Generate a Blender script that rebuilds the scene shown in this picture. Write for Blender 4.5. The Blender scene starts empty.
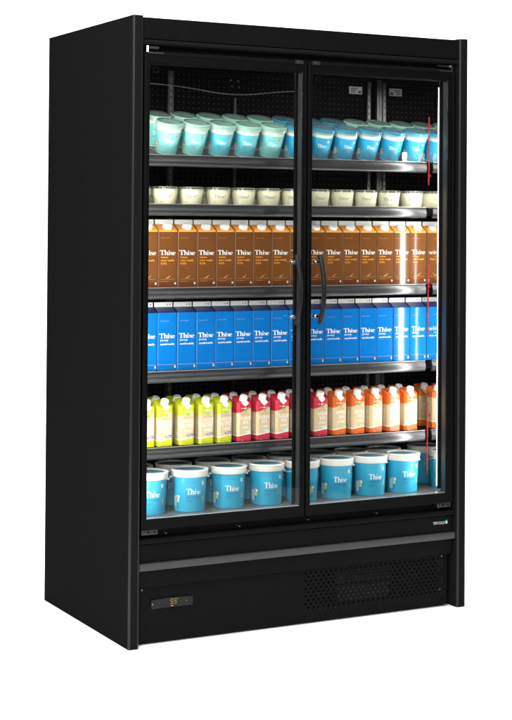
import bpy, bmesh, math, random
from mathutils import Vector, Matrix, Quaternion
random.seed(7)
S = bpy.context.scene
COL = S.collection
R = math.radians

# ------------------------------------------------------------------ camera
cam_d = bpy.data.cameras.new('camera')
cam = bpy.data.objects.new('camera', cam_d)
COL.objects.link(cam)
rt = Vector((0.8818033, -0.47156504, 0.00702547))
dn = Vector((0.01264702, 0.00875287, -0.99988171))
fw = Vector((0.47144777, 0.88178784, 0.01368221))
m = Matrix((rt, -dn, -fw)).transposed().to_4x4()
m.translation = Vector((-2.00763, -4.58324, 1.34251))
cam.matrix_world = m
cam_d.sensor_fit = 'HORIZONTAL'
cam_d.sensor_width = 36
cam_d.lens = 1584.14 / 512 * 36
cam_d.shift_y = -158.04 / 512
cam_d.clip_end = 200
S.camera = cam

# ------------------------------------------------------------------ world: a dark studio
w = bpy.data.worlds.new('World'); S.world = w
w.use_nodes = True
w.node_tree.nodes['Background'].inputs[0].default_value = (1, 1, 1, 1)
w.node_tree.nodes['Background'].inputs[1].default_value = 0.05
S.view_settings.view_transform = 'Standard'
S.view_settings.look = 'None'
S.view_settings.exposure = 0
S.view_settings.gamma = 1

# ------------------------------------------------------------------ studio lamps
def area(name, loc, target, sx, sy, power, col=(1, 1, 1)):
    d = bpy.data.lights.new(name, 'AREA'); d.shape = 'RECTANGLE'
    d.size = sx; d.size_y = sy; d.energy = power; d.color = col
    o = bpy.data.objects.new(name, d); COL.objects.link(o)
    o.location = loc
    o.rotation_euler = (Vector(target) - Vector(loc)).to_track_quat('-Z', 'Y').to_euler()
    return o
YAW = R(-28.1)
def stage(x, y, z):
    """a point given along (y) and across (x) the seamless paper"""
    c, n = math.cos(YAW), math.sin(YAW)
    return (0.62 + x * c - y * n, 0.35 + x * n + y * c, z)
area('overhead_softbox', stage(0, .6, 5.6), stage(0, .6, 0), 5.5, 6.0, 600)
area('backdrop_lamp', stage(0, .9, 4.6), stage(0, 3.6, .9), 4.5, .8, 190)
area('floor_lamp', stage(-.9, -3.4, 3.8), stage(-.3, -.9, 0.0), 2.2, 0.7, 165)
area('side_softbox', (-3.4, 3.4, 4.2), (0.0, 0.4, 1.5), 1.4, 2.2, 110)
area('key_softbox', (-3.0, -5.2, 2.9), (0.6, 0, 1.0), 2.2, 2.2, 215)
area('front_softbox', (2.1, -4.8, 3.2), (0.0, 0, 1.9), .7, 1.6, 30)

# ------------------------------------------------------------------ materials
def pmat(name, col, rough=0.5, metal=0.0, spec=0.5, noise=0.0, nscale=40, bump=0.0, bscale=200, emit=None, es=0, stretch=None, aniso=0, trans=0, sss=0):
    mt = bpy.data.materials.new(name); mt.use_nodes = True
    nt = mt.node_tree; b = nt.nodes['Principled BSDF']
    b.inputs['Base Color'].default_value = (*col, 1)
    b.inputs['Roughness'].default_value = rough
    b.inputs['Metallic'].default_value = metal
    b.inputs['Specular IOR Level'].default_value = spec
    if sss:
        b.inputs['Subsurface Weight'].default_value = sss
        b.inputs['Subsurface Radius'].default_value = (0.01, 0.01, 0.008)
    if emit:
        b.inputs['Emission Color'].default_value = (*emit, 1)
        b.inputs['Emission Strength'].default_value = es
    if noise or bump:
        tc = nt.nodes.new('ShaderNodeTexCoord'); mp = nt.nodes.new('ShaderNodeMapping')
        nt.links.new(tc.outputs['Object'], mp.inputs[0])
        if stretch: mp.inputs['Scale'].default_value = stretch
    if noise:
        nz = nt.nodes.new('ShaderNodeTexNoise'); nz.inputs['Scale'].default_value = nscale
        nz.inputs['Detail'].default_value = 5
        nt.links.new(mp.outputs[0], nz.inputs[0])
        mx = nt.nodes.new('ShaderNodeMix'); mx.data_type = 'RGBA'; mx.blend_type = 'MULTIPLY'
        mx.inputs[0].default_value = 1
        mr = nt.nodes.new('ShaderNodeMapRange')
        mr.inputs[1].default_value = 0.3; mr.inputs[2].default_value = 0.7
        mr.inputs[3].default_value = 1 - noise; mr.inputs[4].default_value = 1 + noise
        nt.links.new(nz.outputs[0], mr.inputs[0])
        mx.inputs[6].default_value = (*col, 1)
        nt.links.new(mr.outputs[0], mx.inputs[7])
        nt.links.new(mx.outputs[2], b.inputs['Base Color'])
        mr2 = nt.nodes.new('ShaderNodeMapRange')
        mr2.inputs[1].default_value = 0.3; mr2.inputs[2].default_value = 0.7
        mr2.inputs[3].default_value = rough * (1 - noise * .5); mr2.inputs[4].default_value = min(1, rough * (1 + noise * .5))
        nt.links.new(nz.outputs[0], mr2.inputs[0]); nt.links.new(mr2.outputs[0], b.inputs['Roughness'])
    if bump:
        n2 = nt.nodes.new('ShaderNodeTexNoise'); n2.inputs['Scale'].default_value = bscale
        n2.inputs['Detail'].default_value = 3
        nt.links.new(mp.outputs[0], n2.inputs[0])
        bp = nt.nodes.new('ShaderNodeBump'); bp.inputs['Strength'].default_value = bump
        bp.inputs['Distance'].default_value = 0.001
        nt.links.new(n2.outputs[0], bp.inputs['Height']); nt.links.new(bp.outputs[0], b.inputs['Normal'])
    return mt

def clear_mat(name, tint, gloss, rough=0.03, haze=0.0, hazecol=(.9, .9, .9)):
    """thin clear sheet: passes light straight through, with a little surface reflection"""
    mt = bpy.data.materials.new(name); mt.use_nodes = True
    nt = mt.node_tree; nt.nodes.clear()
    out = nt.nodes.new('ShaderNodeOutputMaterial')
    tr = nt.nodes.new('ShaderNodeBsdfTransparent'); tr.inputs[0].default_value = (*tint, 1)
    gl = nt.nodes.new('ShaderNodeBsdfGlossy'); gl.inputs['Roughness'].default_value = rough
    fr = nt.nodes.new('ShaderNodeFresnel'); fr.inputs[0].default_value = 1.45
    ml = nt.nodes.new('ShaderNodeMath'); ml.operation = 'MULTIPLY'; ml.inputs[1].default_value = gloss
    nt.links.new(fr.outputs[0], ml.inputs[0])
    mx = nt.nodes.new('ShaderNodeMixShader')
    nt.links.new(ml.outputs[0], mx.inputs[0]); nt.links.new(tr.outputs[0], mx.inputs[1]); nt.links.new(gl.outputs[0], mx.inputs[2])
    last = mx
    if haze:
        df = nt.nodes.new('ShaderNodeBsdfDiffuse'); df.inputs[0].default_value = (*hazecol, 1)
        m2 = nt.nodes.new('ShaderNodeMixShader'); m2.inputs[0].default_value = haze
        nt.links.new(mx.outputs[0], m2.inputs[1]); nt.links.new(df.outputs[0], m2.inputs[2]); last = m2
    nt.links.new(last.outputs[0], out.inputs[0])
    return mt

def perforated_mat(name, base, dot, pitch, rad):
    mt = pmat(name, base, 0.6, 0, 0.06)
    nt = mt.node_tree; b = nt.nodes['Principled BSDF']
    tc = nt.nodes.new('ShaderNodeTexCoord'); sp = nt.nodes.new('ShaderNodeSeparateXYZ')
    nt.links.new(tc.outputs['Object'], sp.inputs[0])
    def M(op, a, bb):
        n = nt.nodes.new('ShaderNodeMath'); n.operation = op
        for i, v in enumerate((a, bb)):
            if v is None: continue
            if isinstance(v, (int, float)): n.inputs[i].default_value = v
            else: nt.links.new(v, n.inputs[i])
        return n.outputs[0]
    def cell(o): return M('SUBTRACT', M('FRACT', M('DIVIDE', o, pitch), None), 0.5)
    u = cell(sp.outputs[0]); v = cell(sp.outputs[2])
    d = M('SQRT', M('ADD', M('MULTIPLY', u, u), M('MULTIPLY', v, v)), None)
    f = M('LESS_THAN', d, rad / pitch)
    mx = nt.nodes.new('ShaderNodeMix'); mx.data_type = 'RGBA'
    mx.inputs[6].default_value = (*base, 1); mx.inputs[7].default_value = (*dot, 1)
    nt.links.new(f, mx.inputs[0]); nt.links.new(mx.outputs[2], b.inputs['Base Color'])
    return mt

M = {}
M['paper'] = pmat('white_paper', (.92, .92, .92), 0.9, 0, 0.0)
M['paint'] = pmat('black_satin_paint', (.0088, .0088, .0091), 0.5, 0, 0.0, noise=.05, nscale=30, bump=.05, bscale=900)
M['paint_edge'] = pmat('black_edge_profile', (.0125, .0125, .0128), 0.38, 0, 0.30)
M['paint_text'] = pmat('black_textured_paint', (.0042, .0042, .0042), 0.55, 0, 0.05, noise=.12, nscale=60, bump=.25, bscale=1400)
M['frame'] = pmat('black_anodised', (.003, .003, .0032), 0.4, 0, 0.06, noise=.05, nscale=20)
M['plastic'] = pmat('black_plastic', (.010, .010, .010), 0.35, 0, 0.5, noise=.05)
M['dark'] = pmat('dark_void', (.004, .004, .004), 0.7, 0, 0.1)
M['bumper'] = pmat('grey_bumper', (.035, .035, .035), 0.5, 0, 0.4, noise=.18, nscale=50, stretch=(1, 1, 14), bump=.15, bscale=300)
M['alu'] = pmat('aluminium', (.55, .55, .56), 0.35, 1.0, noise=.08, nscale=60, stretch=(1, 1, .05))
M['spacer'] = pmat('spacer_bar', (.05, .05, .052), 0.4, .5)
M['chrome'] = pmat('chrome', (.75, .75, .75), 0.12, 1.0)
M['handle'] = pmat('handle_black', (.010, .010, .010), 0.33, 0, 0.14)
M['steel_int'] = pmat('interior_black_steel', (.008, .008, .0085), 0.5, 0, 0.15, noise=.1, nscale=30)
M['shelf'] = pmat('shelf_black', (.02, .02, .021), 0.45, 0, 0.4, noise=.1, nscale=30)
M['rail'] = pmat('rail_brushed', (.085, .085, .087), 0.31, 0.8, 0.4)
M['rail_lip'] = pmat('rail_lip', (.30, .30, .29), 0.4, 0.5, 0.5)
M['deck'] = pmat('deck_steel', (.20, .20, .19), 0.45, 0.8, 0.5, noise=.12, nscale=20, stretch=(1, 10, 1))
M['perf'] = perforated_mat('perforated_back', (.005, .005, .005), (.06, .06, .058), .0203, .0023)
M['mirror'] = pmat('mirror', (.86, .86, .86), 0.02, 1.0)
M['upright'] = pmat('upright', (.10, .10, .10), 0.35, 0.7)
M['slot'] = pmat('slot', (.22, .22, .215), 0.4, 0.3)
M['led'] = pmat('led_diffuser', (.8, .8, .8), 0.5, emit=(1, .985, .95), es=56)
M['led_edge'] = pmat('led_edge', (.8, .8, .8), 0.5, emit=(1, .985, .95), es=.7)
M['led_top'] = pmat('led_top_diffuser', (.8, .8, .8), 0.5, emit=(1, .985, .95), es=23)
M['red'] = pmat('red_tape', (.33, .015, .018), 0.45)
M['white'] = pmat('white_sticker', (.6, .6, .58), 0.5)
M['grey'] = pmat('grey_ink', (.16, .16, .16), 0.5)
M['ink'] = pmat('black_ink', (.03, .03, .03), 0.5)
M['glass'] = clear_mat('door_glass', (.985, .99, .988), 0.22, 0.0)
M['riser'] = clear_mat('clear_riser', (.96, .97, .965), .6, 0.05, haze=.02)
M['clear'] = clear_mat('clear_lid_plastic', (.96, .97, .965), 1.6, 0.08, haze=.05)
M['clear_mint'] = clear_mat('tinted_lid_mint', (.92, .97, .96), 1.6, 0.10, haze=.38, hazecol=(.48,.80,.68))
M['clear_blue'] = clear_mat('tinted_lid_blue', (.92, .97, .96), 1.6, 0.10, haze=.38, hazecol=(.05,.36,.52))
M['cond'] = pmat('condenser_fin', (.30, .30, .30), 0.4, 0.6)
M['display'] = pmat('display_plastic', (.013, .013, .013), 0.35, 0, 0.15)
M['amber'] = pmat('amber_segment', (.20, .16, .05), 0.5, emit=(1, .78, .22), es=.09)
M['redled'] = pmat('red_lamp', (.4, .03, .02), 0.5, emit=(1, .10, .05), es=.55)
M['badge'] = pmat('badge_print', (.62, .63, .63), 0.4)
M['badge_green'] = pmat('badge_green', (.05, .42, .26), 0.4)
M['screw'] = pmat('screw', (.16, .16, .16), 0.4, 1.0)
# packaging
def pk(n, c, r=.38, **k): M[n] = pmat(n, c, r, 0, .45, noise=k.pop('noise', .04), nscale=25, **k)
pk('brown_card', (.125, .046, .013), .12); pk('brown_low', (.108, .032, .010), .12)
pk('card_edge_brown', (.16, .07, .028), .5); pk('card_edge_blue', (.006, .13, .38), .5); pk('orange_card', (.78, .30, .035)); pk('card_white', (.80, .79, .74)); pk('cap_white', (.82, .82, .78), .32)
pk('blue_card', (.003, .125, .39), .12); pk('navy_card', (.008, .022, .11), .3)
pk('ink_white', (.85, .83, .78)); pk('ink_orange', (.80, .33, .03)); pk('ink_tan', (.42, .24, .12)); pk('ink_teal', (.30, .55, .50))
pk('ink_red', (.60, .08, .03)); pk('ink_gold', (.6, .48, .2)); pk('ink_pink', (.40, .26, .38)); pk('ink_faint', (.07, .10, .24)); pk('ink_navy', (.02, .08, .25))
pk('tub_blue', (.03, .36, .55)); pk('tub_lid', (.75, .73, .65), .4); pk('tub_inset', (.14, .36, .48), .5)
pk('cup_mint', (.22, .66, .61)); pk('cup_aqua', (.11, .54, .64)); pk('cup_blue', (.02, .40, .63))
pk('foil_mint', (.42, .80, .64), .45); pk('foil_blue', (.08, .46, .64), .45)
pk('cup_white', (.80, .79, .70), .4); pk('dessert', (.76, .73, .50), .45); pk('ink_grey', (.17, .22, .27)); pk('ink_slate', (.10, .17, .30))
pk('ink_yellow', (.68, .62, .06)); pk('ink_orangered', (.78, .22, .08)); pk('ink_lime', (.25, .52, .08)); pk('ink_mint', (.35, .70, .58))
pk('j_green', (.50, .54, .012)); pk('j_red', (.52, .025, .05)); pk('j_orange', (.66, .12, .014)); pk('j_beige', (.60, .47, .28)); pk('ink_purple', (.12, .09, .30))

# ------------------------------------------------------------------ mesh helper
class MB:
    def __init__(s): s.v = []; s.f = []; s.m = []; s.sm = []; s.mats = []
    def mi(s, n):
        if n not in s.mats: s.mats.append(n)
        return s.mats.index(n)
    def add(s, vs, fs, mat, smooth=False):
        o = len(s.v); s.v += [tuple(p) for p in vs]; k = s.mi(mat)
        for f in fs: s.f.append([i + o for i in f]); s.m.append(k); s.sm.append(smooth)
    def box(s, x0, x1, y0, y1, z0, z1, mat):
        s.add([(x, y, z) for z in (z0, z1) for y in (y0, y1) for x in (x0, x1)],
              [(0, 2, 3, 1), (4, 5, 7, 6), (0, 1, 5, 4), (2, 6, 7, 3), (0, 4, 6, 2), (1, 3, 7, 5)], mat)
    def poly(s, pts, mat): s.add(pts, [tuple(range(len(pts)))], mat)
    def extrude_x(s, prof, x0, x1, mat, smooth=False):
        """prof: closed list of (y, z)"""
        n = len(prof)
        vs = [(x0, y, z) for y, z in prof] + [(x1, y, z) for y, z in prof]
        s.add(vs, [(i, (i + 1) % n, n + (i + 1) % n, n + i) for i in range(n)], mat, smooth)
        s.add(vs, [tuple(reversed(range(n))), tuple(range(n, 2 * n))], mat)
    def lathe(s, prof, mats, seg=32, smooth=True, cx=0, cy=0):
        """prof: list of (r, z); mats: one name or one per segment"""
        for k in range(len(prof) - 1):
            (r0, z0), (r1, z1) = prof[k], prof[k + 1]
            mt = mats if isinstance(mats, str) else mats[k]
            vs = []
            for i in range(seg):
                a = 2 * math.pi * i / seg
                vs += [(cx + r0 * math.sin(a), cy - r0 * math.cos(a), z0), (cx + r1 * math.sin(a), cy - r1 * math.cos(a), z1)]
            s.add(vs, [(2 * i, (2 * i + 2) % (2 * seg), (2 * i + 3) % (2 * seg), 2 * i + 1) for i in range(seg)], mt, smooth)
    def tube(s, path, r, mat, seg=10, caps=True):
        path = [Vector(p) for p in path]; n = len(path); vs = []
        for i, p in enumerate(path):
            t = (path[min(i + 1, n - 1)] - path[max(i - 1, 0)]).normalized()
            a = Vector((1, 0, 0)) if abs(t.x) < .9 else Vector((0, 0, 1))
            u = t.cross(a).normalized(); q = t.cross(u)
            rr = r[i] if isinstance(r, (list, tuple)) else r
            for k in range(seg):
                th = 2 * math.pi * k / seg
                vs.append(p + u * rr * math.cos(th) + q * rr * math.sin(th))
        fs = [(i * seg + k, i * seg + (k + 1) % seg, (i + 1) * seg + (k + 1) % seg, (i + 1) * seg + k) for i in range(n - 1) for k in range(seg)]
        s.add(vs, fs, mat, True)
        if caps: s.add(vs, [tuple(reversed(range(seg))), tuple(range((n - 1) * seg, n * seg))], mat)
    def flat(s, tris, mat, mp):
        """2D faces [(pts...)] put on a surface by mp(u, v) -> 3D"""
        for f in tris: s.add([mp(*p) for p in f], [tuple(range(len(f)))], mat)
    def build(s, name, parent=None, bevel=0.0, loc=None, merge=False):
        me = bpy.data.meshes.new(name)
        me.from_pydata(s.v, [], s.f)
        for n in s.mats: me.materials.append(M[n])
        me.polygons.foreach_set('material_index', s.m)
        me.polygons.foreach_set('use_smooth', s.sm)
        me.update()
        bm = bmesh.new(); bm.from_mesh(me)
        bmesh.ops.remove_doubles(bm, verts=bm.verts, dist=1e-5)
        if not merge: pass
        bm.to_mesh(me); bm.free()
        me.set_sharp_from_angle(angle=R(38))
        o = bpy.data.objects.new(name, me); COL.objects.link(o)
        if parent: o.parent = parent
        if loc: o.location = loc
        if bevel:
            bv = o.modifiers.new('bevel', 'BEVEL'); bv.width = bevel; bv.segments = 2
            bv.limit_method = 'ANGLE'; bv.angle_limit = R(40)
        return o

def tag(o, label, cat, group=None):
    o['label'] = label; o['category'] = cat
    if group: o['group'] = group
    return o
def empty(name, loc=(0, 0, 0)):
    o = bpy.data.objects.new(name, None); COL.objects.link(o); o.location = loc
    o.empty_display_size = .05
    return o
def copy_tree(o, parent=None):
    c = o.copy(); COL.objects.link(c); c.parent = parent
    for ch in list(o.children): copy_tree(ch, c)
    return c

# ------------------------------------------------------------------ lettering
_tx = {}
def sans(text):
    """triangles of a sans line, cap height 1, starting at u = 0; returns (faces, width)"""
    if text in _tx: return _tx[text]
    cu = bpy.data.curves.new('line', 'FONT'); cu.body = text; cu.size = 1; cu.resolution_u = 2
    o = bpy.data.objects.new('line', cu); COL.objects.link(o)
    bpy.context.view_layer.update()
    me = o.to_mesh()
    k = 1 / .729
    fs = [[(me.vertices[i].co.x * k, me.vertices[i].co.y * k) for i in p.vertices] for p in me.polygons]
    wd = max((q[0] for f in fs for q in f), default=0)
    o.to_mesh_clear(); bpy.data.objects.remove(o); bpy.data.curves.remove(cu)
    _tx[text] = (fs, wd); return _tx[text]
def place(fs, wd, u, v, h, width=None, align='l'):
    sx = h if width is None else width / wd
    o = {'l': 0, 'c': -wd * sx / 2, 'r': -wd * sx}[align]
    return [[(u + o + a * sx, v + b * h) for a, b in f] for f in fs]
def stroke(pts, ws):
    out = []; L = []; Rr = []
    n = len(pts)
    for i, (x, y) in enumerate(pts):
        a = pts[max(0, i - 1)]; b = pts[min(n - 1, i + 1)]
        dx, dy = b[0] - a[0], b[1] - a[1]; l = math.hypot(dx, dy) or 1
        wv = ws[i] / 2
        L.append((x - dy / l * wv, y + dx / l * wv)); Rr.append((x + dy / l * wv, y - dx / l * wv))
    for i in range(n - 1): out.append([Rr[i], Rr[i + 1], L[i + 1], L[i]])
    return out
def rect(a, b, c, d): return [[(a, c), (b, c), (b, d), (a, d)]]
def serif_word():
    """the serif word on the dairy packs, cap height 1"""
    fs = []
    def put(gl, x): fs.extend([[(p[0] * 1.28 + x, p[1]) for p in f] for f in gl])
    T = rect(0, .74, .93, 1) + rect(.29, .45, .04, .93) + rect(.17, .57, 0, .05) + [[(0, .76), (.04, .76), (.12, .93), (0, .93)], [(.70, .76), (.74, .76), (.74, .93), (.62, .93)]]
    arch = [(.18 + .0, .40)] + [(.33 - .15 * math.cos(a), .46 + .15 * math.sin(a)) for a in [math.pi * k / 8 for k in range(1, 8)]] + [(.48, .40)]
    h = rect(.06, .20, .04, 1) + rect(0, .26, 0, .05) + [[(-.01, .95), (.06, .95), (.20, 1.04), (.06, 1.0)]] + stroke(arch, [.05, .06, .07, .09, .10, .12, .13, .14, .14]) + rect(.41, .55, .04, .44) + rect(.35, .61, 0, .05)
    i = rect(.07, .21, .04, .62) + rect(0, .28, 0, .05) + [[(0, .57), (.07, .57), (.21, .66), (.07, .62)]] + [[(.14 + .085 * math.cos(a), .86 + .085 * math.sin(a)) for a in [2 * math.pi * k / 8 for k in range(8)]]]
    sp = [(.36, .50), (.30, .585), (.20, .60), (.10, .56), (.07, .48), (.12, .39), (.22, .33), (.33, .26), (.36, .16), (.31, .06), (.20, .02), (.09, .04), (.03, .15)]
    s_ = stroke(sp, [.04, .05, .05, .07, .10, .13, .14, .13, .10, .07, .05, .05, .04])
    ep = [(.21 + .20 * math.cos(a), .31 + .29 * math.sin(a)) for a in [R(d) for d in range(5, 335, 22)]]
    e_ = stroke(ep, [.12, .10, .06, .05, .05, .06, .09, .12, .14, .15, .14, .11, .08, .06, .05][:len(ep)]) + rect(.05, .41, .33, .38)
    x = 0
    for g, adv in ((T, .76), (h, .64), (i, .32), (s_, .44), (e_, .44)):
        put(g, x); x += adv * 1.28
    return fs, x - .02
SERIF = serif_word()

# ================================================================== SETTING
def sweep():
    b = MB(); hw = 2.5; ye = 2.3; rr = 1.1
    prof = [(-2.6, 0), (ye, 0)]
    for k in range(1, 17):
        a = math.pi / 2 * k / 16; prof.append((ye + rr * math.sin(a), rr - rr * math.cos(a)))
    prof.append((ye + rr, 4.2))
    for (y0, z0), (y1, z1) in zip(prof, prof[1:]):
        b.add([stage(-hw, y0, z0), stage(hw, y0, z0), stage(hw, y1, z1), stage(-hw, y1, z1)], [(0, 1, 2, 3)], 'paper', True)
    o = b.build('floor')
    o['kind'] = 'structure'
    return o
sweep()

# ================================================================== THE FRIDGE
W, D, T, H = 1.290, .751, .036, 2.0
fridge = empty('display_fridge')
tag(fridge, 'tall black two-door glass display fridge stocked with dairy and juice, standing on white floor', 'display fridge')

def rrect_prism(b, x0, x1, y0, y1, z0, z1, r, mat):
    """upright slab with rounded front edges"""
    pts = []
    for (cx, cy, a0) in ((x1 - r, y1 - r, 0), (x0 + r, y1 - r, 90), (x0 + r, y0 + r, 180), (x1 - r, y0 + r, 270)):
        for k in range(5):
            a = R(a0 + 90 * k / 4); pts.append((cx + r * math.cos(a), cy + r * math.sin(a)))
    n = len(pts)
    vs = [(x, y, z0) for x, y in pts] + [(x, y, z1) for x, y in pts]
    for i in range(n):
        b.add(vs, [(i, (i + 1) % n, n + (i + 1) % n, n + i)], 'paint_edge' if i % 5 != 4 else mat, True)
    b.add(vs, [tuple(reversed(range(n))), tuple(range(n, 2 * n))], mat)
for x0 in (0, W - T):
    b = MB(); rrect_prism(b, x0, x0 + T, 0, D, 0, H, .006, 'paint'); b.build('side_panel', fridge, .0008)
IX0, IX1 = T + .0005, W - T - .0005
b = MB(); b.box(IX0, IX1, .60, D - .004, .01, 1.99, 'paint'); b.build('rear_housing', fridge)
b = MB(); b.box(IX0, IX1, .010, .598, 1.928, 1.996, 'paint_text'); b.build('header', fridge, .002)
# rounded lip under the header
b = MB()
pr = [(.06, 1.909)] + [(.016 - .008 * math.sin(R(a)), 1.918 - .0085 * math.cos(R(a))) for a in range(0, 181, 20)] + [(.06, 1.927)]
b.extrude_x(pr, IX0, IX1, 'paint', True); b.build('header_lip', fridge)
b = MB(); b.box(IX0, IX1, .055, .59, 1.9005, 1.9085, 'dark'); b.build('roof_plate', fridge)

# interior lining
b = MB(); b.box(IX0 + .004, IX1 - .004, .545, .56, .39, 1.895, 'perf'); b.build('back_panel', fridge)
b = MB(); b.box(IX0, IX1, .075, .562, 1.8955, 1.8995, 'steel_int'); b.build('ceiling_panel', fridge)
b = MB(); b.box(IX0, IX0 + .004, .075, .56, .386, 1.895, 'steel_int'); b.build('inner_wall', fridge)
MX = 1.2485
b = MB(); b.box(MX, IX1, .075, .56, .386, 1.895, 'mirror'); b.build('mirror_wall', fridge)
# slotted uprights on the back panel
b = MB(); b.box(1.2375, 1.2480, .514, .528, .392, 1.892, 'upright'); b.build('upright', fridge)
for x, wd in ((.381, .022), (.640, .008), (1.214, .014)):
    b = MB(); b.box(x - wd / 2, x + wd / 2, .533, .5448, .392, 1.885 if wd > .01 else 1.80, 'upright')
    z = .42
    while z < 1.86 and wd > .01:
        b.box(x - .0028, x + .0028, .5322, .5328, z, z + .014, 'slot'); z += .025
    b.build('upright', fridge)
for dx, dz in ((-.016, .012), (.012, .010), (-.012, -.010), (.016, -.012)):
    b = MB(); b.tube([(.641 + dx, .5448, 1.852 + dz), (.641 + dx, .538, 1.852 + dz)], .003, 'screw', 8); b.build('screw', fridge)
# thin dashed line drooping under the ceiling
pts = []
for k in range(41):
    u = k / 40; x = .10 + u * .755
    z = 1.826 - .022 * math.exp(-((x - .575) / .17) ** 2) - .006 * (1 - abs(2 * u - 1))
    pts.append((x, .40, z))
b = MB(); b.tube(pts, .0016, 'slot', 6)
for k in range(14, 39):
    p = Vector(pts[k]); q = Vector(pts[k + 1]); b.tube([p, p + (q - p) * .45], .0024, 'slot', 6)
b.tube([(.10, .40, pts[0][2]), (.06, .42, 1.8975)], .0016, 'slot', 6); b.tube([pts[-1], (.86, .42, 1.8975)], .0016, 'slot', 6)
b.build('ceiling_line', fridge)
pts = [(.14 + .4 * k / 20, .20, 1.868 + .012 * math.sin(math.pi * k / 20)) for k in range(21)]  # fainter arc above: a thin tube standing in for a reflected line
b = MB(); b.tube(pts, .0012, 'upright', 6); b.tube([(pts[0][0], .2, pts[0][2]), (.13, .2, 1.897)], .0012, 'upright', 6); b.tube([(pts[-1][0], .2, pts[-1][2]), (.55, .2, 1.897)], .0012, 'upright', 6)
b.build('ceiling_line', fridge)
# notice label on the back panel
b = MB(); b.box(1.130, 1.187, .541, .5435, 1.838, 1.866, 'white')
for k in range(3): b.box(1.136, 1.166 - .006 * k, .5404, .5408, 1.857 - .007 * k, 1.860 - .007 * k, 'ink')
b.box(1.170, 1.182, .5404, .5408, 1.842, 1.850, 'ink')
b.build('notice_label', fridge)

# bottom deck
b = MB()
b.extrude_x([(.075, .372), (.078, .384), (.084, .387), (.55, .387), (.55, .372)], IX0 + .001, MX - .0005, 'deck')
b.build('deck', fridge)

# shelves: (rail top z, tilt, front riser)
SH = {'cups': (1.567, 18), 'dessert': (1.404, 0), 'brown': (1.127, 0), 'blue': (.851, 0), 'juice': (.600, 0)}
YF = .186
def shelf(zt, tilt):
    sh = empty('shelf'); sh.parent = fridge
    tn = math.tan(R(tilt)); ye = .53
    b = MB(); z0 = zt - .002
    b.extrude_x([(YF, z0 - .003), (YF, z0), (ye, z0 + (ye - YF) * tn), (ye, z0 - .003 + (ye - YF) * tn)], .05, 1.232, 'shelf')
    for x in (.052, 1.2285):   # side brackets
        zz = z0 - .0032
        b.add([(xx, y, z) for xx in (x, x + .003) for y, z in ((YF + .01, zz + .01 * tn), (ye, zz + (ye - YF) * tn), (ye, zz - .06 + (ye - YF) * tn), (YF + .01, zz - .022))],
              [(0, 1, 2, 3), (7, 6, 5, 4), (0, 4, 5, 1), (1, 5, 6, 2), (2, 6, 7, 3), (3, 7, 4, 0)], 'shelf')
    b.build('shelf_plate', sh)
    b = MB(); h = .037; y0 = YF - .002
    prof = [(y0, zt - h)]
    for k in range(11):
        u = k / 10; prof.append((y0 - .0035 - .0085 * math.sin(math.pi * (.12 + .76 * u)) + (.0035 if k in (0,) else 0) + .003 * (u - .5), zt - h + h * u))
    prof.append((y0, zt))
    b.extrude_x(prof, .05, 1.234, 'rail', True)
    b.box(.05, 1.234, YF - .0125, YF - .004, zt + .0004, zt + .0024, 'rail_lip')
    b.build('price_rail', sh)
    return sh
for k, (zt, tl) in SH.items():
    sh = shelf(zt, tl)
    if tl:
        b = MB(); b.box(.052, 1.230, .1815, .1835, zt + .0028, zt + .034, 'riser')
        b.box(.052, 1.230, .1812, .1838, zt + .0342, zt + .0354, 'riser'); b.build('front_riser', sh)

# vertical lamps behind the door posts (the bright edge beside the mirror is the one in view)
def led(xf, s):
    def q(b, pts, z0, z1, mat):
        n = len(pts); vs = [(xf + s * x, y, z0) for x, y in pts] + [(xf + s * x, y, z1) for x, y in pts]
        b.add(vs, [(i, (i + 1) % n, n + (i + 1) % n, n + i) for i in range(n)] + [tuple(reversed(range(n))), tuple(range(n, 2 * n))], mat)
    o = MB(); q(o, [(.0012, .0605), (.022, .0605), (.022, .078), (.0115, .078), (.0012, .0672)], .41, 1.86, 'plastic'); o = o.build('lamp_housing', fridge)
    d = MB(); q(d, [(0, .0650), (.0009, .0650), (.0009, .0672), (0, .0672)], .42, 1.83, 'led_edge'); d.build('lamp_edge', o)
    d = MB(); q(d, [(.0009, .0680), (.0110, .0790), (.0107, .0796), (.0004, .0684)], .42, 1.83, 'led'); d.build('lamp_diffuser', o)
led(1.2110, 1); led(.0725, -1)
o = MB(); o.box(.08, 1.21, .080, .100, 1.884, 1.8952, 'plastic'); o = o.build('lamp_housing', fridge)
d = MB(); d.add([(.09, .0805, 1.8835), (1.20, .0805, 1.8835), (1.20, .0995, 1.8835), (.09, .0995, 1.8835)], [(0, 1, 2, 3)], 'led_top'); d.build('lamp_diffuser', o)
# red load-limit tape on the mirror wall
for z0, z1, zz in ((1.487, 1.733, (1.70, 1.52)), (.944, 1.204, (1.12,)), (.455, .70, (.50, .655))):
    b = MB(); b.box(MX - .0012, MX - .0004, .179, .184, z0, z1, 'red')
    for z in zz: b.poly([(MX - .0016, .172, z - .006), (MX - .0016, .178, z), (MX - .0016, .172, z + .006), (MX - .0016, .166, z)], 'red')
    b.build('load_limit_tape', fridge)

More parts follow.
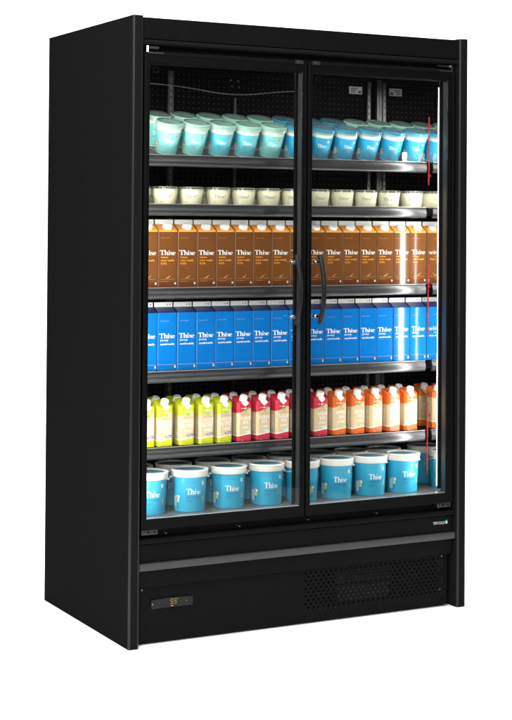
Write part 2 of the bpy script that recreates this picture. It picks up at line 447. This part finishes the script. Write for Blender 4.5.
# doors
def door(x0, x1, hinge, s):
    """s = -1 hinged on the left, +1 on the right; frame z .368-1.886"""
    d = empty('door', (0, 0, 0)); d.parent = fridge
    z0, z1 = .369, 1.886; y0, y1 = .008, .041; sw = .027; tw = .034
    b = MB()
    def ring(xa, xb, za, zb, ia, ib, ic, id_, ya, yb, mat):
        b.box(xa, ia, ya, yb, za, zb, mat); b.box(ib, xb, ya, yb, za, zb, mat)
        b.box(ia, ib, ya, yb, za, ic, mat); b.box(ia, ib, ya, yb, id_, zb, mat)
    gx0, gx1, gz0, gz1 = x0 + (.018 if s < 0 else .016), x1 - (sw if s > 0 else .0165), z0 + tw, z1 - tw
    b.box(x0, gx0, y0, y1, z0, z1, 'frame'); b.box(gx1, x1, y0, y1, z0, z1, 'frame')
    b.box(gx0, gx1, y0, y1, z0, gz0, 'frame'); b.box(gx0, gx1, y0, y1, gz1, z1, 'frame')
    # outer bead
    for (xa, xb) in ((x0 + .003, x0 + .006), (x1 - .006, x1 - .003)): b.box(xa, xb, y0 - .002, y0 - .0002, z0 + .004, z1 - .004, 'paint')
    for (za, zb) in ((z0 + .004, z0 + .007), (z1 - .007, z1 - .004)): b.box(x0 + .0065, x1 - .0065, y0 - .002, y0 - .0002, za, zb, 'paint')
    b.build('door_frame', d, .0012)
    # aluminium spacer bars between the panes
    b = MB(); e = .0005
    b.box(gx0 + e, gx0 + .002, y0 + .004, y1 - .006, gz0 + e, gz1 - e, 'spacer'); b.box(gx1 - .002, gx1 - e, y0 + .004, y1 - .006, gz0 + e, gz1 - e, 'spacer')
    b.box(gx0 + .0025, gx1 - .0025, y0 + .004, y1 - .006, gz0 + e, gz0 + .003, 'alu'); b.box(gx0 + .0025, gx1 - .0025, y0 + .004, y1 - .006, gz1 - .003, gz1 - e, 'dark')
    b.build('spacer', d)
    b = MB(); b.box(gx0 + .0002, gx1 - .0002, y0 + .001, y0 + .0036, gz0 + .0002, gz1 - .0002, 'glass'); b.build('glass', d)
    # safety stamp ring in the upper corner
    b = MB(); cx, cz = gx0 + .022, gz1 - .022
    ring_ = [(cx + .009 * math.cos(2 * math.pi * k / 24), y0 + .0006, cz + .009 * math.sin(2 * math.pi * k / 24)) for k in range(25)]
    b.tube(ring_, .0002, 'shelf', 4, False); b.build('glass_stamp', d)
    # bowed handle on two posts
    hx = (x1 - .055) if s < 0 else (x0 + .030)
    b = MB(); zs, ze = 1.012, 1.237; path = []
    for k in range(29):
        u = k / 28; path.append((hx, -.024 - .030 * math.sin(math.pi * u) ** .8, zs + (ze - zs) * u))
    rr = [.0084] * 29; rr[0] = rr[-1] = .0072
    b.tube(path, rr, 'handle', 14)
    hd = b.build('handle', d)
    for z in (1.034, 1.216):
        b = MB(); b.tube([(hx, .0085, z), (hx, -.005, z)], .0085, 'chrome', 14); b.tube([(hx, -.005, z), (hx, -.032, z)], .0062, 'chrome', 12)
        b.build('handle_post', hd)
    # pivots at the outer corners and at the middle
    ox = x0 + .010 if s < 0 else x1 - .010
    b = MB()
    b.box(ox - .003, ox + .003, .010, .026, z1 + .0005, z1 + .020, 'chrome')
    xa, xb = (ox, ox + .055) if s < 0 else (ox - .055, ox)
    b.box(xa, xb, .0050, .0056, z1 - .0035, z1 - .0015, 'upright')
    b.box(xa, xb - .012 if s < 0 else xb, .016, .026, z1 + .013, z1 + .019, 'plastic')
    b.build('hinge', d)
    b = MB(); xa, xb = (x0 + .004, x0 + .06) if s < 0 else (x1 - .06, x1 - .004)
    b.box(xa, xb, .014, .036, z0 - .016, z0 - .0015, 'plastic')
    for k in range(4): b.tube([(xa + .012 + .011 * k, .0138, z0 - .008), (xa + .012 + .011 * k, .011, z0 - .008)], .0032, 'frame' if k % 2 else 'shelf', 8)
    b.build('hinge', d)
    b = MB(); mx = (x1 - .048) if s < 0 else (x0 + .012)
    b.box(mx, mx + .030, .002, .0055, z1 - .010, z1 + .003, 'plastic')
    b.tube([(mx + .010, .0018, z1 - .004), (mx + .010, -.001, z1 - .004)], .0035, 'screw', 8); b.tube([(mx + .026, .0018, z1 - .006), (mx + .026, -.001, z1 - .006)], .002, 'screw', 8)
    b.build('door_catch', d)
    return d
door(.044, .6375, 0, -1); door(.6430, 1.2375, 0, 1)
b = MB(); b.box(IX0, IX1, .060, .0745, 1.8955, 1.9004, 'dark'); b.box(.625, .655, .0605, .073, .39, 1.895, 'dark'); b.build('door_post', fridge)

# sill, fascia, bumper, kick plate
b = MB()
b.box(IX0, IX1, .046, .0745, .3415, .3715, 'dark')
pr = [(.050, .322)] + [(.018 - .006 * math.sin(R(a)), .331 - .009 * math.cos(R(a))) for a in range(0, 181, 20)] + [(.050, .340)]
b.extrude_x(pr, IX0 + .001, IX1 - .001, 'paint_text', True); b.build('sill', fridge)
b = MB(); b.box(IX0 + .002, IX1 - .003, .024, .058, .184, .3215, 'paint_text'); b.build('fascia', fridge, .003)
b = MB(); pr = [(.0237, .239), (.012, .240), (.0105, .243), (.0105, .258), (.012, .261), (.0237, .262)]
b.extrude_x(pr, IX0 + .004, IX1 - .002, 'bumper'); b.build('bumper_strip', fridge)
KY = .036
VX0, VX1, VZ0, VZ1 = .652, 1.2265, .022, .176
b = MB()
b.box(IX0 + .002, VX0, KY, KY + .010, .007, .1825, 'paint_text'); b.box(VX1, 1.236, KY, KY + .010, .007, .1825, 'paint_text')
b.box(VX0, VX1, KY, KY + .010, .007, VZ0, 'paint_text'); b.box(VX0, VX1, KY, KY + .010, VZ1, .1825, 'paint_text')
b.build('kick_plate', fridge)
# punched vent: staggered round holes through the sheet
def vent():
    b = MB(); nx, nz = 29, 12
    px = (VX1 - VX0) / nx; pz = (VZ1 - VZ0) / nz
    for j in range(nz):
        off = 0 if j % 2 else .5
        for i in range(nx + (1 if off else 0)):
            x0 = VX0 + (i - off) * px; x1 = x0 + px; z0 = VZ0 + j * pz; z1 = z0 + pz
            cx, cz = (x0 + x1) / 2, (z0 + z1) / 2; xa, xb = max(x0, VX0), min(x1, VX1)
            if xa > x0 + 1e-6 or xb < x1 - 1e-6:
                b.add([(xa, KY, z0), (xb, KY, z0), (xb, KY, z1), (xa, KY, z1)], [(0, 1, 2, 3)], 'paint_text'); continue
            r = .0039
            outer = [(x1, cz), (x1, z1), (cx, z1), (x0, z1), (x0, cz), (x0, z0), (cx, z0), (x1, z0)]
            inner = [(cx + r * math.cos(R(45 * k)), cz + r * math.sin(R(45 * k))) for k in range(8)]
            vs = [(x, KY, z) for x, z in outer] + [(x, KY, z) for x, z in inner] + [(x, KY + .0015, z) for x, z in inner]
            fs = [(k, 8 + k, 8 + (k + 1) % 8, (k + 1) % 8) for k in range(8)] + [(8 + k, 16 + k, 16 + (k + 1) % 8, 8 + (k + 1) % 8) for k in range(8)]
            b.add(vs, fs, 'paint_text')
    b.build('vent_grille', fridge)
vent()
b = MB()
for j in range(9):
    z0 = .062 + j * .0118; b.box(.792, 1.000, .045, .075, z0, z0 + (.0072 if j not in (4,) else .003), 'cond')
b.box(.786, .7915, .042, .08, .058, .172, 'upright'); b.build('condenser', fridge)
b = MB(); b.box(.65, 1.226, .0415, .055, .024, .047, 'upright'); b.box(1.205, 1.2255, .0415, .055, .0475, .176, 'upright'); b.build('base_tray', fridge)
b = MB(); b.box(IX0 + .002, IX1 - .002, .09, .58, .006, .30, 'dark'); b.build('machine_bay', fridge)
for x, z in ((.060, .176), (1.2035, .181), (1.205, .062)):
    b = MB(); b.lathe([(.0001, 0), (.0034, 0), (.0030, .0016), (.0001, .0024)], 'screw', 10)
    o = b.build('screw', fridge, loc=(x, KY - .0002 if z < .178 else .0236, z)); o.rotation_euler = (R(90), 0, 0)
# small screw heads along the door ledge
for x in (.135, .4, .66, .93, 1.185):
    b = MB(); b.tube([(x, .0175, .353), (x, .0455, .353)], .0022, 'upright', 8); b.build('screw', fridge)

# control panel with two-digit display
b = MB(); xa, xb, za, zb = .092, .234, .112, .1405; y0 = KY - .0055
pts = []
for k in range(9): u = k / 8; pts.append((xa + (xb - xa) * u, za + .0012 * math.sin(math.pi * u)))
for k in range(7): a = R(-70 + 140 * k / 6); pts.append((xb + .0045 * math.cos(a), (za + zb) / 2 + (zb - za) / 2 * math.sin(a) / math.sin(R(70))))
for k in range(9): u = 1 - k / 8; pts.append((xa + (xb - xa) * u, zb - .0002 + .0025 * math.sin(math.pi * u)))
n = len(pts); vs = [(x, y0, z) for x, z in pts] + [(x, KY - .0003, z) for x, z in pts]
b.add(vs, [tuple(range(n))] + [(i, n + i, n + (i + 1) % n, (i + 1) % n) for i in range(n)], 'display')
cp = b.build('control_panel', fridge)
b = MB(); yd = y0 - .0004
def seg_digit(x, z, segs, h=.0145, wd=.0082, th=.0017):
    sl = .0022
    P_ = {'a': (0, wd, h), 'g': (0, wd, h / 2), 'd': (0, wd, 0)}
    for sname in segs:
        if sname in P_:
            a, c, zz = P_[sname]; o = sl * zz / h
            b.poly([(x + a + o, yd, z + zz - th / 2), (x + c + o, yd, z + zz - th / 2), (x + c + o, yd, z + zz + th / 2), (x + a + o, yd, z + zz + th / 2)], 'amber')
        else:
            xx = x if sname in 'fe' else x + wd; zz0, zz1 = ((h / 2, h) if sname in 'fb' else (0, h / 2))
            zz0 += .0012; zz1 -= .0012
            b.poly([(xx + sl * zz0 / h - th / 2, yd, z + zz0), (xx + sl * zz0 / h + th / 2, yd, z + zz0), (xx + sl * zz1 / h + th / 2, yd, z + zz1), (xx + sl * zz1 / h - th / 2, yd, z + zz1)], 'amber')
seg_digit(.158, .1235, 'afgcd'); b.build('digit', cp); b = MB()
seg_digit(.1705, .1235, 'afgcd'); b.build('digit', cp); b = MB()
b.box(.183, .1855, yd - .0002, yd, .136, .138, 'amber'); b.build('degree_mark', cp); b = MB()
b.box(.214, .2165, yd - .0002, yd, .127, .130, 'amber')
b.build('indicator_lamp', cp)
b = MB(); b.box(.160, .1685, yd - .0002, yd, .1155, .1185, 'redled'); b.build('indicator_lamp', cp)
b = MB(); b.tube([(.0955, y0 - .0012, .1275), (.0955, y0 + .002, .1275)], .0024, 'slot', 10); b.build('sensor', cp)

# brand badge on the fascia
b = MB(); fs, wd = sans('TEFCOLD'); yb = .0234
mp = lambda u, v: (u, yb, v)
b.flat(place(fs, wd, 1.167, .2925, .0095, .050), 'badge', mp)
cx, cz = 1.2235, .2985
drop = [(cx + .0052 * math.sin(a) * (1 if a < math.pi else 1), cz + .0068 * math.cos(a)) for a in [2 * math.pi * k / 16 for k in range(16)]]
b.flat([drop], 'badge_green', mp)
b.flat([[(cx - .001, cz - .0066), (cx + .0045, cz - .0028), (cx + .0015, cz + .001), (cx - .003, cz - .001)]], 'badge', lambda u, v: (u, yb - .0003, v))
b.build('badge', fridge)

# ================================================================== PRODUCTS
ORD = ['', 'second', 'third', 'fourth', 'fifth', 'sixth', 'seventh', 'eighth', 'ninth', 'tenth', 'eleventh', 'twelfth']
def where(i, n):
    """counted from whichever end of the row is nearer"""
    if i < (n + 1) // 2: return ('leftmost' if i == 0 else ORD[i] + ' from the left end')
    j = n - 1 - i
    return ('rightmost' if j == 0 else ORD[j] + ' from the right end')
def jit(o, a=1.5, d=.0012):
    o.rotation_euler.z += R(random.uniform(-a, a)); o.location.x += random.uniform(-d, d); o.location.y += random.uniform(-d, d)

# ---- gable-top milk cartons
def carton(kind):
    w_, dp, hb, hs, hf = .0694, .069, .188 if kind == 'brown' else .191, .209, .2245
    root = empty('milk_carton')
    b = MB(); x0, x1 = -w_ / 2, w_ / 2; y1 = dp
    body, top = ('brown_card', 'orange_card') if kind == 'brown' else ('blue_card', 'navy_card')
    c = .002
    b.add([(x0 + c, 0, 0), (x1 - c, 0, 0), (x1, c, 0), (x1, y1, 0), (x0, y1, 0), (x0, c, 0),
           (x0 + c, 0, hb), (x1 - c, 0, hb), (x1, c, hb), (x1, y1, hb), (x0, y1, hb), (x0, c, hb)],
          [(0, 1, 7, 6), (2, 3, 9, 8), (3, 4, 10, 9), (4, 5, 11, 10)], body)
    k0 = len(b.v) - 12
    b.add(b.v[k0:k0 + 12], [(1, 2, 8, 7), (5, 0, 6, 11)], 'card_edge_' + kind)
    ym = dp / 2
    # roof slopes, tucked gable ends
    A = [(x0 + c, 0, hb), (x1 - c, 0, hb), (x1 - c, ym - .002, hs), (x0 + c, ym - .002, hs)]
    b.add(A, [(0, 1, 2, 3)], top)
    b.add([(x0, y1, hb), (x1, y1, hb), (x1 - c, ym + .002, hs), (x0 + c, ym + .002, hs)], [(1, 0, 3, 2)], top)
    for sx in (-1, 1):
        xe = sx * w_ / 2; xi = sx * (w_ / 2 - .016)
        b.add([(xe, c, hb), (xe, y1, hb), (xi, ym, hs - .003), (sx * (w_ / 2 - c), ym - .002, hs), (sx * (w_ / 2 - c), ym + .002, hs), (sx * (w_ / 2 - c), 0, hb)],
              [(0, 1, 2), (5, 0, 2, 3), (1, 4, 2)], top)
    b.box(x0 + c, x1 - c, ym - .0022, ym + .0022, hs - .0005, hf, 'card_white')
    P_ = lambda u, v: (u, -.0004, v)
    b.flat(place(*SERIF, -.0292, .107, .0155, .056), 'ink_white', P_)
    if kind == 'brown':
        b.flat(place(*sans('ØKOLOGISK'), -.026, .1625, .0022, .032), 'ink_tan', P_)
        for k, (tx, wd) in enumerate((('kakao', .027), ('mini mælk', .049), ('0,5%', .022))):
            b.flat(place(*sans(tx), -.026, .0965 - .0105 * k, .0066, wd), 'ink_orange', P_)
        b.flat(rect(-.027, .026, .0262, .0268) + rect(-.026, .002, .0185, .0192), 'ink_tan', P_)
        b.flat(stroke([(-.002, .030), (.004, .034), (.010, .0395)], [.004, .0022, .001]) + stroke([(-.008, .030), (.002, .0325)], [.001, .002]), 'ink_tan', P_)
        b.flat(rect(.024, .030, .009, .016), 'ink_teal', P_)
        b.flat(rect(x0 + c, x1 - c, .0002, .018), 'brown_low', lambda u, v: (u, -.0002, v))
        b.flat(rect(x0 + c, x1 - c, hb - .004, hb), 'orange_card', P_)
    else:
        b.flat(place(*sans('ØKOLOGISK'), -.026, .163, .0022, .032), 'ink_pink', P_)
        b.flat(place(*sans('jersey'), -.026, .0975, .0066, .029), 'ink_white', P_)
        b.flat(place(*sans('sødmælk'), -.026, .0845, .0068, .052), 'ink_white', P_)
        b.flat(rect(-.0330, .0325, .0195, .0203), 'ink_pink', P_)
        b.flat(rect(.026, .031, .008, .0165), 'ink_gold', P_)
        b.flat(rect(.0115, .016, hf - .0105, hf - .0055), 'ink_orangered', lambda u, v: (u, ym - .0027, v))
        b.flat(rect(.024, .0265, hf - .0115, hf - .0045) + rect(.020, .0225, hf - .009, hf - .006), 'ink_navy', lambda u, v: (u, ym - .0027, v))
        # the word again on the roof slope
        sl = lambda u, v: (u, v * (ym - .002) - .0003, hb + v * (hs - hb) + .0006)
        b.flat(place(*SERIF, -.028, .30, .42, .028), 'ink_faint', sl)
        b.flat(place(*sans('ØKOLOGISK SØDMÆLK'), .002, .34, .16, .026), 'ink_faint', sl)
    b.build('carton_body', root)
    if kind == 'brown':
        b = MB(); b.lathe([(.0168, 0), (.0168, .002), (.0160, .0025), (.0156, .0085), (.0146, .0098), (.0001, .0102)], 'cap_white', 24)
        cp_ = b.build('screw_cap', root)
        an = math.atan2(hs - hb, ym); cp_.location = (.004, ym * .47, hb + (hs - hb) * .47 + .0005)
        cp_.rotation_euler = (an, 0, 0)
    return root
CX = [.1436 + .0713 * i for i in range(16)]
for kind, z, txt, grp in (('brown', 1.1297, 'brown cocoa milk carton with orange gable', 'brown cocoa milk cartons on the middle shelf'),
                          ('blue', .8537, 'blue whole milk carton with navy gable', 'blue milk cartons on the shelf below the brown ones')):
    proto = carton(kind)
    for i, x in enumerate(CX):
        o = proto if i == 0 else copy_tree(proto)
        o.location = (x, .1895, z); jit(o, .8, .0003); o.location.y += random.uniform(0, .0022)
        tag(o, txt + ', ' + where(i, 16), 'milk carton', grp)

# ---- round printed surface helper
def wrapper(r_at, off=.0004):
    def mp(u, v):
        r = r_at(v) + off; a = u / r_at(v)
        return (r * math.sin(a), -r * math.cos(a), v)
    return mp
def split_u(faces, step=.006):
    return faces

# ---- yoghurt cups with clear overcaps on the sloping top shelf
def cup(kind):
    root = empty('yoghurt_cup')
    body, foil = {'mint': ('cup_mint', 'foil_mint'), 'aqua': ('cup_aqua', 'foil_mint'), 'blue': ('cup_blue', 'foil_blue')}[kind]
    rb, rtp, h = .0355, .0435, .098
    ra = lambda z: rb + (rtp - rb) * z / h
    b = MB()
    b.lathe([(.0001, .002), (rb - .003, .002), (rb - .001, 0), (rb, .003), (ra(.004), .004), (ra(.078), .078), (ra(h - .003) - .0006, h - .003), (rtp + .002, h - .002), (rtp + .0024, h), (rtp, h + .001)],
            ['cup_white', 'cup_white', 'cup_white', body, body, 'cup_white', 'cup_white', 'cup_white', 'cup_white'], 36)
    P_ = wrapper(ra)
    b.flat(place(*SERIF, -.017, .044, .0115, .034), 'ink_white', P_)
    b.flat(place(*sans('NATUREL'), -.017, .0345, .0046, .032), 'ink_slate', P_)
    b.flat(place(*sans('ØKOLOGISK'), -.017, .0615, .0022, .026), 'ink_slate', P_)
    b.flat([[(u + .018 + .0001, v) for u, v in f] for f in rect(0, .0075, .0625, .068)], 'ink_orangered' if kind != 'blue' else 'ink_white', P_)
    # side panel: bar code, red and yellow-green spots
    b.flat(rect(-.053, -.050, .016, .039) + rect(-.0488, -.0478, .016, .039) + rect(-.0465, -.044, .016, .039), 'ink_white', P_)
    b.flat(rect(-.0435, -.037, .034, .041), 'ink_orangered', P_); b.flat(rect(-.0435, -.036, .0225, .030), 'ink_yellow', P_)
    b.flat(rect(.039, .042, .030, .036), 'ink_yellow', P_)
    for k in range(7): b.flat(rect(-.051, -.039, .046 + .004 * k, .0473 + .004 * k), 'ink_slate', P_)
    b.build('cup_body', root)
    b = MB(); b.lathe([(rtp - .002, h + .0012), (rtp - .002, h + .006), (rtp - .006, h + .0068), (.0001, h + .0065)], foil, 36)
    b.flat(stroke([(-.012, -.022), (-.004, -.018), (.010, -.021)], [.003, .004, .002]) + stroke([(.004, .016), (.018, .010)], [.002, .002]), 'ink_white', lambda u, v: (u, v, h + .0072))
    b.flat(rect(.010, .022, -.030, -.024), 'ink_orangered', lambda u, v: (u, v, h + .0072))
    b.build('foil_lid', root)
    b = MB(); ro = rtp + .0036
    b.lathe([(ro + .0006, h - .007), (ro, h + .002), (ro - .0004, h + .009), (ro - .0035, h + .0105), (ro - .0065, h + .009), (ro - .012, h + .0086), (.0001, h + .0082)], ['clear_' + ('blue' if kind == 'blue' else 'mint')] * 3 + ['clear'] * 3, 36)
    b.build('clear_lid', root)
    return root
protos = {k: cup(k) for k in ('mint', 'aqua', 'blue')}
used = set(); TL = R(18); zt = 1.567
fx = [.2205 + .0982 * i for i in range(11)]
front = ['mint', 'mint', 'aqua', 'aqua', 'mint'] + ['blue'] * 6
back = ['mint'] * 5 + ['blue'] * 3 + ['mint'] * 3
dsc = {'mint': 'pale mint yoghurt cup', 'aqua': 'aqua mint-lidded yoghurt cup', 'blue': 'bright blue yoghurt cup'}
for row, kinds, d0 in (('front', front, .044), ('back', back, .141)):
    for i, (x, k) in enumerate(zip(fx, kinds)):
        o = protos[k] if k not in used else copy_tree(protos[k]); used.add(k)
        o.location = (x + (0.0 if row == 'front' else -.002), YF + d0 * math.cos(TL), zt - .0015 + d0 * math.sin(TL))
        o.rotation_mode = 'QUATERNION'
        o.rotation_quaternion = Quaternion((1, 0, 0), TL) @ Quaternion((0, 0, 1), R(-12 + random.uniform(-7, 7)))
        tag(o, dsc[k] + ', %s row of the sloping top shelf, ' % row + where(i, 11), 'yoghurt cup', 'yoghurt cups on the sloping top shelf')

# ---- small cream dessert cups
def dessert():
    root = empty('dessert_cup')
    rb, rtp, h = .0368, .0432, .053; ra = lambda z: rb + (rtp - rb) * z / h
    b = MB(); b.lathe([(.0001, .001), (rb - .002, 0), (rb, .002), (ra(h - .002), h - .002), (rtp + .0015, h - .0015), (rtp + .0015, h), (.0001, h + .0003)], 'dessert', 32)
    P_ = wrapper(ra)
    b.flat(place(*SERIF, -.016, .024, .0105, .036), 'ink_grey', P_)
    b.flat(rect(.021, .025, .030, .034), 'ink_orangered', P_); b.flat(rect(-.012, .012, .0145, .0155), 'ink_tan', P_); b.flat(rect(-.018, -.012, .008, .010), 'ink_tan', P_)
    b.build('cup_body', root)
    b = MB(); ro = rtp + .0028
    b.lathe([(ro, h - .004), (ro - .0002, h + .006), (ro - .003, h + .0075), (ro - .006, h + .005), (.0001, h + .0045)], 'clear', 32); b.build('clear_lid', root)
    return root
proto = dessert(); first = True
sx = [.1225 + .0985 * i for i in range(12)]; sx[-1] = 1.2045
for row, y in (('front', YF + .046), ('back', YF + .138)):
    for i, x in enumerate(sx):
        o = proto if first else copy_tree(proto); first = False
        o.location = (x, y, 1.4043); jit(o, 8, .002); o.rotation_euler.z -= R(17)
        tag(o, 'small cream dessert cup, %s row of second shelf, ' % row + where(i, 12), 'dessert cup', 'small cream cups on the second shelf')

# ---- juice drink cartons with slanted shoulders
def juice(kind):
    root = empty('juice_carton')
    colr = {'green': 'j_green', 'red': 'j_red', 'orange': 'j_orange'}[kind]
    w_, dp = .0565, .050; hx, cc = w_ / 2, .0075
    ring = [(-hx + cc, 0), (hx - cc, 0), (hx, cc), (hx, dp - cc), (hx - cc, dp), (-hx + cc, dp), (-hx, dp - cc), (-hx, cc)]
    def top(x, y): return .128 + .023 * min(1, y / dp) ** .8
    lo = lambda x, y: .021 + .14 * x
    hi = lambda x, y: .104 + .30 * x
    lv = [lambda x, y: 0, lambda x, y: lo(x, y), lambda x, y: lo(x, y) + .003, lambda x, y: hi(x, y), top]
    b = MB(); n = 8
    for k, mt in enumerate((colr, 'ink_white', 'j_beige', colr)):
        vs = []
        for (x, y) in ring: vs += [(x, y, lv[k](x, y)), (x, y, lv[k + 1](x, y))]
        b.add(vs, [(2 * i, (2 * i + 2) % (2 * n), (2 * i + 3) % (2 * n), 2 * i + 1) for i in range(n)], mt)
    b.add([(x, y, top(x, y)) for x, y in ring], [tuple(range(n))], colr)
    b.add([(x, y, 0) for x, y in ring], [tuple(reversed(range(n)))], colr)
    P_ = lambda u, v: (u, -.0005, v)
    # white V-shaped collar under the cap
    b.flat([[(-.0125, .1282), (.001, .1175), (.0145, .1282)]], 'ink_white', P_)
    b.flat([[(-.0125, .1282), (.0145, .1282), (.012, .136), (-.010, .136)]], 'ink_white', lambda u, v: (u, -.0005 + max(0, v - .1282) * 1.3, v + .0006))
    b.flat(place(*sans('SØBOGAARD'), 0, .1095, .0036, .034, 'c'), 'ink_white', P_)
    b.flat([[(.0 + .0030 * math.cos(a), .1113 + .0030 * math.sin(a)) for a in [2 * math.pi * k / 10 for k in range(10)]]], 'ink_white', lambda u, v: (u, -.0009, v))
    b.flat(rect(-.0045, .008, .0972, .1048), 'ink_lime', P_)
    b.flat(place(*sans('ØKOLOGISK'), 0.002, .0892, .0042, .028, 'c'), 'ink_red', P_)
    words = {'green': ('HYLDE', 'BLOMST', 'DRIK'), 'red': ('RABAR', 'BER', 'DRIK'), 'orange': ('APPEL', 'SIN', 'JUICE')}[kind]
    wds = {'green': (.040, .042, .026), 'red': (.040, .024, .026), 'orange': (.040, .022, .026)}[kind]
    for k, (tx, wd) in enumerate(zip(words, wds)):
        b.flat(place(*sans(tx), .002, .0725 - .0150 * k, .0128 if k < 2 else .0092, wd, 'c'), 'ink_white', P_)
    st = {'green': 'ink_purple', 'red': 'ink_mint', 'orange': 'ink_lime'}[kind]
    b.flat([[(-.003, .0285), (.0205, .0325), (.0205, .0375), (-.004, .0335)], [(.004, .0235), (.0205, .027), (.0205, .0318), (.003, .028)]], st, P_)
    for k in range(2): b.flat(rect(.0 + .004 * k, .018, .0305 - .005 * k + .001, .0318 - .005 * k + .001), 'ink_white', lambda u, v: (u, -.0009, v))
    b.flat(rect(-.014, -.009, .003, .0045), 'ink_white', P_)
    # printed text on the left side face
    for k in range(9): b.flat(rect(.012, .012 + random.uniform(.014, .026), .034 + .0055 * k, .0358 + .0055 * k), 'ink_white', lambda u, v: (-hx - .0005, dp - u, v))
    b.build('carton_body', root, .0012)
    b = MB(); b.lathe([(.0142, 0), (.0142, .0025), (.0128, .003), (.0126, .0165), (.0116, .0180), (.0001, .0182)], 'cap_white', 22)
    for k in range(22):
        a = 2 * math.pi * k / 22; b.box(.0127 * math.sin(a) - .0005, .0127 * math.sin(a) + .0005, -.0127 * math.cos(a) - .0005, -.0127 * math.cos(a) + .0005, .005, .0158, 'cap_white')
    c = b.build('screw_cap', root, loc=(.001, .017, .1372)); c.rotation_euler = (R(20), 0, 0)
    return root
jx = [.149, .215, .294, .366, .436, .508, .583, .658, .733, .812, .888, .964, 1.039, 1.114, 1.189]
jk = ['green'] * 5 + ['red'] * 5 + ['orange'] * 5
jd = {'green': 'lime green elderflower drink carton', 'red': 'red rhubarb drink carton', 'orange': 'orange fruit juice carton'}
protos = {k: juice(k) for k in ('green', 'red', 'orange')}; used = set()
for row, y in (('front', YF + .006), ('back', YF + .085)):
    for i, (x, k) in enumerate(zip(jx, jk)):
        o = protos[k] if k not in used else copy_tree(protos[k]); used.add(k)
        o.location = (x + (0 if row == 'front' else .002), y, .6027); jit(o, 4, .0012)
        tag(o, jd[k] + ' in %s row, ' % row + where(i % 5, 5) + ' of its colour', 'juice carton', 'drink cartons on the lowest rack shelf')

# ---- large yoghurt tubs on the bottom deck
def tub():
    root = empty('yoghurt_tub')
    rb, rtp, h = .0535, .0580, .119; ra = lambda z: rb + (rtp - rb) * z / h
    b = MB(); b.lathe([(.0001, .002), (rb - .003, .002), (rb - .001, 0), (rb, .002), (ra(.116), .116), (rtp, h)], 'tub_blue', 44)
    P_ = wrapper(ra)
    b.flat(place(*SERIF, -.017, .058, .0185, .049), 'ink_white', P_)
    b.flat(place(*sans('SKYR NATUREL'), -.017, .0455, .0068, .047), 'ink_navy', P_)
    b.flat(place(*sans('0,2%'), -.017, .0335, .0066, .019), 'ink_navy', P_)
    b.flat(place(*sans('ØKOLOGISK'), -.016, .0965, .0026, .030), 'ink_navy', P_)
    b.flat(rect(-.018, .036, .0095, .0105), 'ink_navy', P_)
    b.flat(rect(.0385, .0470, .088, .099), 'ink_white', P_); b.flat(rect(.0405, .0445, .0915, .096), 'ink_orangered', wrapper(ra, .0008))
    b.flat(rect(.044, .048, .034, .050), 'ink_yellow', P_)
    for k in range(5): b.flat(rect(-.0715 + .0034 * k, -.0715 + .0034 * k + (.0018 if k % 2 else .0012), .014, .050), 'ink_white', P_)
    b.flat(rect(-.0545, -.0415, .043, .0525), 'ink_white', P_); b.flat(rect(-.053, -.049, .044, .0505), 'ink_red', wrapper(ra, .0008))
    b.flat(rect(-.053, -.044, .031, .041), 'ink_yellow', P_)
    for k in range(3): b.flat([[(-.050 + .002 * math.cos(a), .013 + .006 * k + .002 * math.sin(a)) for a in [2 * math.pi * q / 8 for q in range(8)]]], 'ink_navy', P_)
    for k in range(12): b.flat(rect(-.112, -.080 - random.uniform(0, .006), .02 + .006 * k, .0216 + .006 * k), 'ink_navy', P_)
    b.build('tub_body', root)
    b = MB(); z0 = h - .004; rl = .0622
    b.lathe([(rtp + .0008, z0 - .002), (rl - .001, z0 - .001), (rl, z0 + .001), (rl, z0 + .015), (rl + .0014, z0 + .0165), (rl + .0014, z0 + .020), (rl - .0006, z0 + .0225), (rl - .0045, z0 + .0225), (rl - .0065, z0 + .0205), (rl - .008, z0 + .017), (.0001, z0 + .0168)],
            ['tub_lid'] * 9 + ['tub_inset'], 44)
    b.build('tub_lid', root)
    # folded carrying bail
    b = MB(); pts = []
    for k in range(21):
        a = math.pi * k / 20; pts.append(((rl + .0040) * math.cos(a), -(rl + .0032) * math.sin(a) * -1, h - .010 - .010 * math.sin(a)))
    b.tube(pts, .0014, 'tub_lid', 6)
    for sx_ in (-1, 1): b.tube([(sx_ * (rtp - .001), 0, h - .010), (sx_ * (rl + .0045), 0, h - .010)], .0034, 'tub_lid', 8)
    b.build('bail_handle', root)
    return root
proto = tub(); first = True
tx = [.158, .304, .452, .596, .738, .875, 1.014, 1.154]
rots = [-19, -18, -20, -17, 62, -21, -16, -14]
for row, y in (('front', .200), ('back', .334)):
    for i, x in enumerate(tx):
        o = proto if first else copy_tree(proto); first = False
        o.location = (x + (0 if row == 'front' else .005), y, .3873)
        o.rotation_euler.z = R(rots[i] if row == 'front' else random.uniform(-40, 40)); o.location.y += random.uniform(-.002, .002)
        tag(o, 'large blue white-lidded tub, %s row of bottom deck, ' % row + where(i, 8), 'yoghurt tub', 'large yoghurt tubs on the bottom deck')
